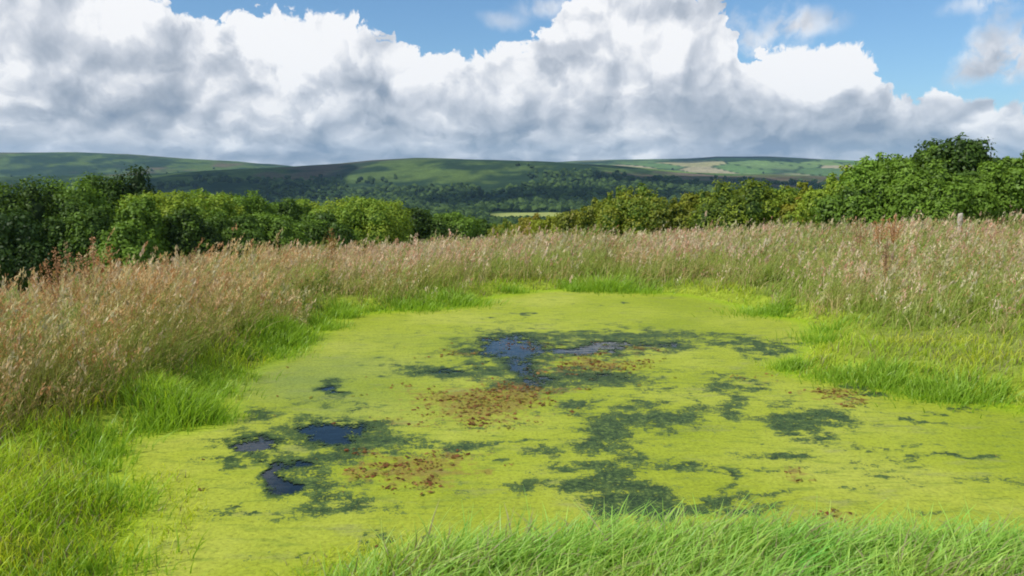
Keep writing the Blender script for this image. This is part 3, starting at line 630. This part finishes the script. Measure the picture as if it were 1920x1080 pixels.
def plant(name, label, cat, group, px_, dist, top_py, wpx, colA, colB, leaf=.11, nl=7000, lobes=26, low=.05, flat=1.0, seed=0, drop=0.0, spiky=0.0):
    """a tree or bush whose crown is made of leafy lobes; stands on the ground at that bearing and distance"""
    global rng
    save = rng; rng = np.random.RandomState(1000 + seed)
    rx_, ry_, rz_ = ray(px_, HY); x = dist * float(rx_); y = dist * float(ry_)
    z0 = float(height(np.array([x]), np.array([y]))[0]) - drop
    _, ry2, rz2 = ray(px_, top_py); ztop = CAMZ + dist * float(rz2) / float(ry2)
    H = ztop - z0; R = wpx / F * dist * .5
    root = bpy.data.objects.new(name, None); C.objects.link(root); root.location = (x, y, z0)
    root.rotation_euler = (0, 0, 0); tag(root, label, cat, group)
    V, Fq, cc = [], [], []; LV = []; n0 = 0
    cen = []
    cz = .40 * H; sv_ = .60 * H
    for i in range(lobes):
        t = (i + .5) / lobes; uz = .97 - 1.42 * t                # from the top of the dome down to its skirt
        ur = math.sqrt(max(0, 1 - uz * uz)); a = i * 2.399 + rng.uniform(-.45, .45); k_ = rng.uniform(.58, .76)
        rad = rng.uniform(.24, .40) * (.8 if uz > .6 else 1)
        cen.append((math.cos(a) * ur * k_ * R, math.sin(a) * ur * k_ * R, max(.10 * H, cz + uz * sv_ * k_), rad * R, min(max(rad * R * 1.05, .17 * H), .30 * H) * flat))
    for i in range(int(spiky * 24)):                          # shoots standing up out of the top
        a = rng.uniform(0, 6.28); q = rng.uniform(0, .75); r0_ = rng.uniform(.06, .13) * R
        cen.append((math.cos(a) * q * R, math.sin(a) * q * R, cz + sv_ * .84 * math.sqrt(1 - q * q) * rng.uniform(.92, 1.05), r0_, r0_ * rng.uniform(1.6, 2.6)))
    cen.append((0, 0, .42 * H, .66 * R, .42 * H))
    # spiky upright shoots at the top
    vol = np.array([c[3] * c[3] for c in cen]); vol = vol / vol.sum()
    for c_, vs in zip(cen, vol):
        n = max(30, int(nl * vs)); u = rng.normal(size=(n, 3)); u /= np.linalg.norm(u, axis=1, keepdims=True)
        u[:, 2] = np.where(u[:, 2] < -.35, -u[:, 2], u[:, 2])
        bump = .78 + .42 * np.abs(np.sin(u[:, 0] * 5 + c_[0] * 3) * np.sin(u[:, 1] * 6 + c_[1]) * np.cos(u[:, 2] * 5)) + rng.normal(0, .09, n)
        sc_ = np.array([c_[3], c_[3], c_[4]]); P = np.array(c_[:3]) + u * sc_ * bump[:, None]
        P[:, 2] = np.maximum(P[:, 2], .02)
        lobc = lerp(np.array(colA), np.array(colB), np.clip(rng.rand() * .8 + .1 + rng.normal(0, .22, (n, 1)), 0, 1)) * rng.uniform(.75, 1.25, (n, 1))
        nr = u * 1.0 + rng.normal(0, .42, (n, 3)) + np.array([0, 0, .25])
        a, b_, c3 = leaf_cards(P, nr, rng.uniform(.6, 1.25, n) * leaf, .58, lobc)
        V.append(a); Fq.append(b_ + n0); cc.append(c3); n0 += len(a)
    cV, cF, cC = [], [], []; k0 = 0  # added core hulls, slightly darker, hidden in the lobes to block light
    for c_ in cen:
        iv = IV * np.array([c_[3], c_[3], c_[4]]) * .66 * rng.uniform(.85, 1.1, (12, 1)) + np.array(c_[:3]); iv[:, 2] = np.maximum(iv[:, 2], .01)
        cV.append(iv); cF.append(IF + k0); cC.append(np.repeat(np.array([colA]) * .9, 12, 0)); k0 += 12
    Vall = np.vstack(V + cV); mesh_obj('crown', Vall, [np.vstack(Fq), np.vstack(cF) + n0], M_TREE, np.vstack(cc + cC), root)
    # trunk and limbs
    tv, tf = [], []; k0 = 0
    tr_ = max(.05, H * .028)
    segs_ = [((0, 0, -.15), (rng.uniform(-.04, .04) * H, 0, H * .35), tr_, tr_ * .7)]
    e0 = segs_[0][1]
    segs_.append((e0, (e0[0] * 1.5, rng.uniform(-.05, .05) * H, H * .72), tr_ * .7, tr_ * .3))
    for i in range(6):
        c_ = cen[(i * 4 + 3) % lobes]; st = (0, 0, H * (.10 + .06 * i)); segs_.append((st, (c_[0] * .9, c_[1] * .9, c_[2]), tr_ * .45, tr_ * .12))
    for a, b_, r1_, r2_ in segs_:
        v, f = tube(a, b_, r1_, r2_); tv.append(v); tf.append(f + k0); k0 += len(v)
    mesh_obj('trunk', np.vstack(tv), np.vstack(tf), M_BARK, None, root, True)
    rng = save
    return root
DK = (.055, .105, .016); MG = (.125, .215, .026); LG = (.18, .30, .034); YG = (.27, .34, .030); OL = (.26, .275, .028); OB = (.30, .23, .035)
GL = 'trees in the belt left of the pond'; GR = 'bushes in the hedge line right of the pond'
left = [
 (-70, 50, 296, 210, DK, MG, 'tall dark green tree cut by the left edge of the photo'),
 (35, 46, 303, 190, (.028, .055, .010), MG, 'broad dark green tree, second from the left edge, with a rounded top'),
 (135, 52, 315, 130, MG, LG, 'mid green tree between the dark tree by the left edge and the hilltop dip'),
 (190, 58, 312, 110, DK, MG, 'shaded green tree just left of the small dark rounded crown'),
 (245, 60, 303, 118, (.030, .062, .012), (.035, .07, .014), 'small dark rounded crown standing highest above the left belt'),
 (305, 54, 330, 160, LG, YG, 'wide bright yellow green tree right of the small dark rounded crown'),
 (392, 58, 344, 120, LG, YG, 'leafy green tree, next right of the wide yellow green one'),
 (455, 64, 350, 110, MG, LG, 'rounded green tree where the belt top slopes down to the right'),
 (520, 70, 368, 100, DK, LG, 'lower dark flanked tree in the dip of the sloping belt'),
 (572, 74, 364, 90, LG, YG, 'small domed green tree left of the big round isolated crown'),
 (672, 66, 358, 150, LG, YG, 'big round light green crown rising alone above the pink grass'),
 (775, 82, 391, 110, (.028, .055, .010), MG, 'low dark green tree right of the big round light green crown'),
 (840, 88, 394, 90, DK, LG, 'low green tree near the right end of the belt'),
 (893, 98, 404, 60, DK, MG, 'smallest green tree at the right end of the belt'),
 (10, 41, 385, 160, DK, (.03, .065, .014), 'lower dark shrubby tree in front at the left edge, above bare grass'),
 (150, 42, 365, 130, DK, MG, 'dark green tree behind the reddish dock stalks at the left'),
 (228, 40, 406, 90, MG, LG, 'low yellow green bushy tree at the foot of the left belt'),
 (262, 46, 362, 80, MG, LG, 'light green leafy tree directly above the low yellow green one'),
 (330, 48, 385, 120, (.028, .055, .010), MG, 'shady green tree under the wide yellow green crown'),
 (425, 52, 388, 120, DK, MG, 'dark green tree low in the middle of the left belt'),
 (505, 56, 392, 110, DK, LG, 'green tree low in the belt, left of a pink grass crest'),
 (590, 60, 398, 110, DK, LG, 'low green tree beside the big round light green crown on its left'),
 (720, 70, 410, 80, DK, MG, 'dark green low tree at the right foot of the big round crown'),
]
for i, (a, d_, t_, w_, ca, cb, lab) in enumerate(left):
    plant('broadleaf_tree', lab, 'tree', GL, a, d_, t_, w_ * 1.42, ca, cb, leaf=.070 + d_ * .0008, nl=26000, lobes=34 if w_ > 100 else 24, seed=i, drop=.2)
right = [
 (955, 66, 414, 66, MG, OL, 'tiny olive bush at the left end of the right hedge line', 12),
 (1005, 60, 408, 80, OL, OB, 'low yellow brown bush just below the pale valley field', 12),
 (1050, 56, 404, 70, OL, YG, 'low yellow green bush right of the pale valley field', 12),
 (1100, 52, 388, 80, DK, OL, 'olive bush stepping up to the pointed golden topped bush', 14),
 (1145, 50, 368, 80, DK, OL, 'dark olive bush against the left of the pointed golden topped bush', 14),
 (1195, 46, 343, 110, MG, OL, 'pointed bush with golden brown tips, tallest left of the hedge dip', 20),
 (1262, 45, 372, 90, DK, OL, 'lower dark olive bush in the dip of the hedge line', 16),
 (1325, 45, 362, 100, DK, OL, 'olive bush rising to the right out of the hedge dip', 18),
 (1392, 42, 340, 135, DK, YG, 'big domed olive green bush in the middle of the hedge line', 24),
 (1462, 41, 350, 110, MG, YG, 'yellow green bush right of the big domed olive one', 20),
 (1508, 40, 372, 80, OL, OB, 'brownish olive bush against the edge of the tall green thicket', 16),
 (1500, 52, 340, 60, OL, YG, 'thin topped pale bush behind the brownish olive one', 10),
]
for i, (a, d_, t_, w_, ca, cb, lab, lo) in enumerate(right):
    plant('hawthorn_bush', lab, 'bush', GR, a, d_, t_, w_ * 1.45, ca, cb, leaf=.085, nl=11000, lobes=lo, low=.0, seed=50 + i, drop=.3, spiky=.25)
thick = [
 (1592, 31, 322, 130, LG, YG, 'left flank bush of the tall green thicket, sloping down to the left', 24),
 (1655, 30, 288, 130, LG, (.17, .30, .035), 'leafy mid green bush left of the tallest thicket crown', 24),
 (1722, 28, 276, 130, LG, (.09, .16, .022), 'bright green bush against the tallest thicket crown', 22),
 (1795, 28, 256, 175, (.040, .080, .014), (.085, .155, .022), 'tallest dark green bush with upright shoots on the right', 24),
 (1760, 26, 330, 150, MG, LG, 'lower leafy bush in front of the tallest one', 22),
 (1640, 28, 350, 140, DK, LG, 'lower bush at the foot of the thicket above orange dock stalks', 22),
 (1880, 26, 292, 110, MG, LG, 'green bush near the right edge behind the fence post', 22),
 (1960, 27, 285, 140, MG, LG, 'green bush cut by the right edge of the photo', 22),
]
for i, (a, d_, t_, w_, ca, cb, lab, lo) in enumerate(thick):
    plant('elder_bush', lab, 'bush', 'bushes in the tall green thicket on the right', a, d_, t_, w_ * 1.38, ca, cb, leaf=.068, nl=18000, lobes=lo, low=.0, seed=80 + i, drop=.2, spiky=.3)

# ------------------------------------------------------------------ far woods on the hills
n = 60000
r = np.exp(rng.uniform(math.log(330), math.log(4300), n)); a = rng.uniform(-.66, .60, n); x = r * np.sin(a); y = r * np.cos(a)
wm = woodmask(x, y); U = 960 + F * np.tan(a)
idv, ed = cells(x, y, 81, 210, 330, .5)
hedge = (ed < .05) * ((r < 1300) * .5 + (r > 3200) * .3)
ok = (rng.rand(n) < np.maximum(wm * .75, hedge)) & ~((r > 2250) & (r < 3100)) & ~((np.abs(U - 1000) < 85) & (r > 950) & (r < 1230)); x, y, r = x[ok], y[ok], r[ok]; n = len(x); z = height(x, y)
hh = rng.uniform(7, 14, n) * np.where(r < 1200, .75, 1.0); ww = hh * rng.uniform(.42, .62, n)
V = np.zeros((n, 12, 3)); V[:] = IV[None]; V += rng.normal(0, .17, V.shape)
V[:, :, 0] = V[:, :, 0] * ww[:, None] + x[:, None]; V[:, :, 1] = V[:, :, 1] * ww[:, None] + y[:, None]; V[:, :, 2] = V[:, :, 2] * hh[:, None] * .5 + (z + hh * .42)[:, None]
cl = lerp(np.array([.022, .042, .015]), np.array([.085, .135, .035]), rng.rand(n, 1) ** 1.6)
Fq = (IF[None] + (np.arange(n) * 12)[:, None, None]).reshape(-1, 3)
tag(mesh_obj('woodland', V.reshape(-1, 3), Fq, M_FARW, np.repeat(cl, 12, 0)), 'dark green woods covering the lower slopes of the far hills', 'woodland', kind='stuff')

# ------------------------------------------------------------------ fence post
def fence_post():
    rx_, ry_, _ = ray(1805, HY); dist = 18.5; x, y = dist * float(rx_), dist * float(ry_); z0 = float(height(np.array([x]), np.array([y]))[0])
    ztop = CAMZ + dist * float(ray(1805, 401)[2]) / float(ray(1805, 401)[1])
    root = bpy.data.objects.new('fence_post', None); C.objects.link(root); root.location = (x, y, z0)
    tag(root, 'weathered pale grey wooden fence post in the grass below the right thicket', 'fence post')
    H = ztop - z0; m, g = mat_new('weathered_wood'); p = g.new('ShaderNodeTexCoord').outputs['Object']
    nn = g.noise(g.vm('MULTIPLY', p, (30, 30, 3)), 1, 5, .6); c = g.ramp(nn, [(.3, (.34, .30, .23)), (.7, (.58, .53, .44))])
    b = g.new('ShaderNodeBsdfPrincipled'); g.put(b.inputs['Base Color'], c); b.inputs['Roughness'].default_value = .9
    bp = g.new('ShaderNodeBump'); g.put(bp.inputs['Height'], nn); bp.inputs['Distance'].default_value = .004; g.put(b.inputs['Normal'], bp.outputs[0])
    o = g.new('ShaderNodeOutputMaterial'); g.nt.links.new(b.outputs[0], o.inputs[0])
    V, Fq = [], []; k = 12; lv = [(-.3, .062), (0, .06), (H * .5, .058), (H - .03, .055), (H, .045)]
    for zz, rr_ in lv:
        a = np.linspace(0, 2 * math.pi, k, endpoint=False); V.append(np.stack([np.cos(a) * rr_ + zz * .02, np.sin(a) * rr_, np.full(k, zz) + (np.cos(a) * .012 if zz == H else 0)], 1))
    i = np.arange(k); j = (i + 1) % k
    for l in range(len(lv) - 1): Fq.append(np.stack([l * k + i, l * k + j, (l + 1) * k + j, (l + 1) * k + i], 1))
    V.append([[H * .02, 0, H + .004]]); c_ = len(lv) * k; t = np.stack([(len(lv) - 1) * k + i, (len(lv) - 1) * k + j, np.full(k, c_)], 1)
    mesh_obj('post', np.vstack(V), [np.vstack(Fq), t], m, None, root, False)
    m2, g = mat_new('fence_wire'); b = g.new('ShaderNodeBsdfPrincipled'); g.put(b.inputs['Base Color'], (.25, .25, .25)); b.inputs['Metallic'].default_value = .7; b.inputs['Roughness'].default_value = .6
    o = g.new('ShaderNodeOutputMaterial'); g.nt.links.new(b.outputs[0], o.inputs[0])
    v, f = tube((-.045, -.058, H * .8), (.045, -.058, H * .8 + .01), .004, .004, 6); mesh_obj('staple', v, f, m2, None, root)
fence_post()

# ------------------------------------------------------------------ dock plants (rusty seed spikes)
def dock(label, px_, dist, top_py, col, seed, side=3):
    global rng
    save = rng; rng = np.random.RandomState(400 + seed)
    rx_, ry_, _ = ray(px_, HY); x, y = dist * float(rx_), dist * float(ry_); z0 = float(height(np.array([x]), np.array([y]))[0])
    ztop = CAMZ + dist * float(ray(px_, top_py)[2]) / float(ray(px_, top_py)[1]); H = ztop - z0
    root = bpy.data.objects.new('dock_plant', None); C.objects.link(root); root.location = (x, y, z0)
    tag(root, label, 'plant', 'rusty dock plants in the tall grass')
    sv, sf = [], []; k0 = 0; hp = []
    stems = [(0, 0, 0, 0, H)] + [(0, 0, .55 * math.cos(a) * .22 * H, .55 * math.sin(a) * .22 * H, H * rng.uniform(.78, .95)) for a in rng.uniform(0, 6.28, side)]
    for bx, by, tx, ty, hh in stems:
        v, f = tube((bx, by, -.05), (bx + tx * .3, by + ty * .3, hh * .5), .007, .006, 6); sv.append(v); sf.append(f + k0); k0 += len(v)
        v, f = tube((bx + tx * .3, by + ty * .3, hh * .5), (bx + tx, by + ty, hh), .006, .002, 6); sv.append(v); sf.append(f + k0); k0 += len(v)
        n = 130; q = rng.rand(n) ** .8; q = .5 + .5 * q; wr = .085 * (1.2 - q) * 2
        tt = (q - .5) * 2; c = np.stack([bx + tx * (.3 + .7 * tt), by + ty * (.3 + .7 * tt), hh * q], 1) + rng.normal(0, 1, (n, 3)) * wr[:, None] * .55; hp.append(c)
    mesh_obj('stem', np.vstack(sv), np.vstack(sf), M_SEED, np.full((k0, 3), .1) * np.array([1.6, .9, .5]), root)
    for h_, st in zip(hp, stems):
        n = len(h_); V, Fq, cc = leaf_cards(h_, rng.normal(size=(n, 3)), rng.uniform(.009, .016, n), .7, np.array(col) * rng.uniform(.7, 1.3, (n, 1)))
        tx, ty, hh = st[2], st[3], st[4]; v1, f1 = tube((st[0] + tx * .25, st[1] + ty * .25, hh * .48), (st[0] + tx, st[1] + ty, hh), .009, .003, 6)
        mesh_obj('seed_head', np.vstack([V, v1]), np.vstack([Fq, f1 + len(V)]), M_SEED, np.vstack([cc, np.repeat([col], len(v1), 0)]), root)
    nlf = 7; P = np.zeros((nlf, 3)); P[:, :2] = rng.normal(0, .03, (nlf, 2))
    V, Fq, cc = blades(P, rng.uniform(.2, .4, nlf), np.full(nlf, .05), rng.normal(0, .7, (nlf, 2)), .9, np.full((nlf, 3), .1) * [.6, 1.2, .2], np.full((nlf, 3), .1) * [1.2, 1.6, .4], 5)
    mesh_obj('leaf', V, Fq, M_GRASS, cc, root)
    rng = save
RU = (.46, .27, .14); OR = (.54, .28, .12); BR = (.32, .20, .11)
dock('tallest rusty dock stalk at the left, standing against the dark trees', 165, 9.2, 444, RU, 1)
dock('shorter rusty dock left of the tallest one', 92, 9.0, 466, RU, 2)
dock('rusty dock close on the right of the tallest one', 196, 9.6, 462, OR, 3)
dock('small rust red dock tip near the low pink crest left of centre', 360, 12.5, 468, BR, 4, 2)
dock('orange brown dock rising from the grass crest left of the round tree', 618, 15.0, 430, (.34, .2, .07), 5, 3)
dock('orange dock stalk against the green thicket at the right', 1660, 15.5, 408, OR, 6)
dock('bright orange dock stalk just right of its twin below the thicket', 1684, 16.0, 404, OR, 7)
dock('brownish dock left of the two orange ones under the thicket', 1620, 15.5, 418, RU, 8, 2)
dock('dark brown dock stem standing in the grass below the orange ones', 1672, 12.0, 452, BR, 9, 1)

# ------------------------------------------------------------------ unseen clouds added over the valley, above the frame, to shade the hills
def subdiv(v, f, k):
    for _ in range(k):
        e = {}; v = list(map(tuple, v)); nf = []
        def mid_(a, b):
            key = (min(a, b), max(a, b))
            if key not in e:
                p = (np.array(v[a]) + v[b]) / 2; p /= np.linalg.norm(p); v.append(tuple(p)); e[key] = len(v) - 1
            return e[key]
        for a, b, c in f:
            x_, y_, z_ = mid_(a, b), mid_(b, c), mid_(c, a); nf += [(a, x_, z_), (b, y_, x_), (c, z_, y_), (x_, y_, z_)]
        f = nf
    return np.array(v), np.array(f)
SV, SF = subdiv(IV, IF, 3)
m, g = mat_new('shade_cloud_white'); b = g.new('ShaderNodeBsdfDiffuse'); g.put(b.inputs[0], (.9, .9, .9)); o = g.new('ShaderNodeOutputMaterial'); g.nt.links.new(b.outputs[0], o.inputs[0])
CH = 1100.0; off = CH / math.tan(SUN_EL); ox, oy = math.sin(SUN_AZ) * off, math.cos(SUN_AZ) * off
for U_, r_, hx, hy in [(1010, 1500, 260, 170), (420, 2150, 260, 600), (120, 3500, 650, 330), (1330, 2000, 260, 330), (1380, 4900, 420, 350), (1120, 2500, 150, 120), (1560, 3400, 300, 260)]:
    a = math.atan((U_ - 960) / F); cx, cy = r_ * math.sin(a) + ox, r_ * math.cos(a) + oy
    V, Fq, k0 = [], [], 0
    for i in range(9):
        q = rng.uniform(0, .6); t = rng.uniform(0, 6.28); s_ = rng.uniform(.45, .75)
        n_ = 1 + .25 * (fbm(SV[:, 0] * 2.2 + i, SV[:, 1] * 2.2 + SV[:, 2], 4, 400 + i) - .5)[:, None] * 2
        v = SV * n_ * np.array([hx * s_, hy * s_, min(hx, hy) * .4 * s_]) + np.array([cx + math.cos(t) * q * hx, cy + math.sin(t) * q * hy, CH + rng.uniform(0, 60)])
        v[:, 2] = np.maximum(v[:, 2], CH - 15 + 6 * n_[:, 0]); V.append(v); Fq.append(SF + k0); k0 += len(v)
    c_ = mesh_obj('cloud', np.vstack(V), np.vstack(Fq), m, smooth=True); tag(c_, 'unseen white cloud added high over the valley to shade the hills', 'cloud', 'unseen clouds added over the valley for shade', 'stuff')

# ------------------------------------------------------------------ haze
me = bpy.data.meshes.new('haze')
s = 9300; z0, z1 = -260, 330
vs = [(a, b, c) for c in (z0, z1) for b in (-s, s) for a in (-s, s)]
me.from_pydata(vs, [], [(0, 2, 3, 1), (4, 5, 7, 6), (0, 1, 5, 4), (2, 6, 7, 3), (0, 4, 6, 2), (1, 3, 7, 5)])
hz = bpy.data.objects.new('haze', me); C.objects.link(hz); tag(hz, 'thin blue summer haze over the valley', 'haze', kind='stuff')
m = bpy.data.materials.new('haze_air'); m.use_nodes = True; m.node_tree.nodes.clear()
v = m.node_tree.nodes.new('ShaderNodeVolumePrincipled'); v.inputs['Color'].default_value = (.42, .69, 1, 1); v.inputs['Density'].default_value = 5.2e-5; v.inputs['Anisotropy'].default_value = 0.0
oo = m.node_tree.nodes.new('ShaderNodeOutputMaterial'); m.node_tree.links.new(v.outputs[0], oo.inputs['Volume']); me.materials.append(m)
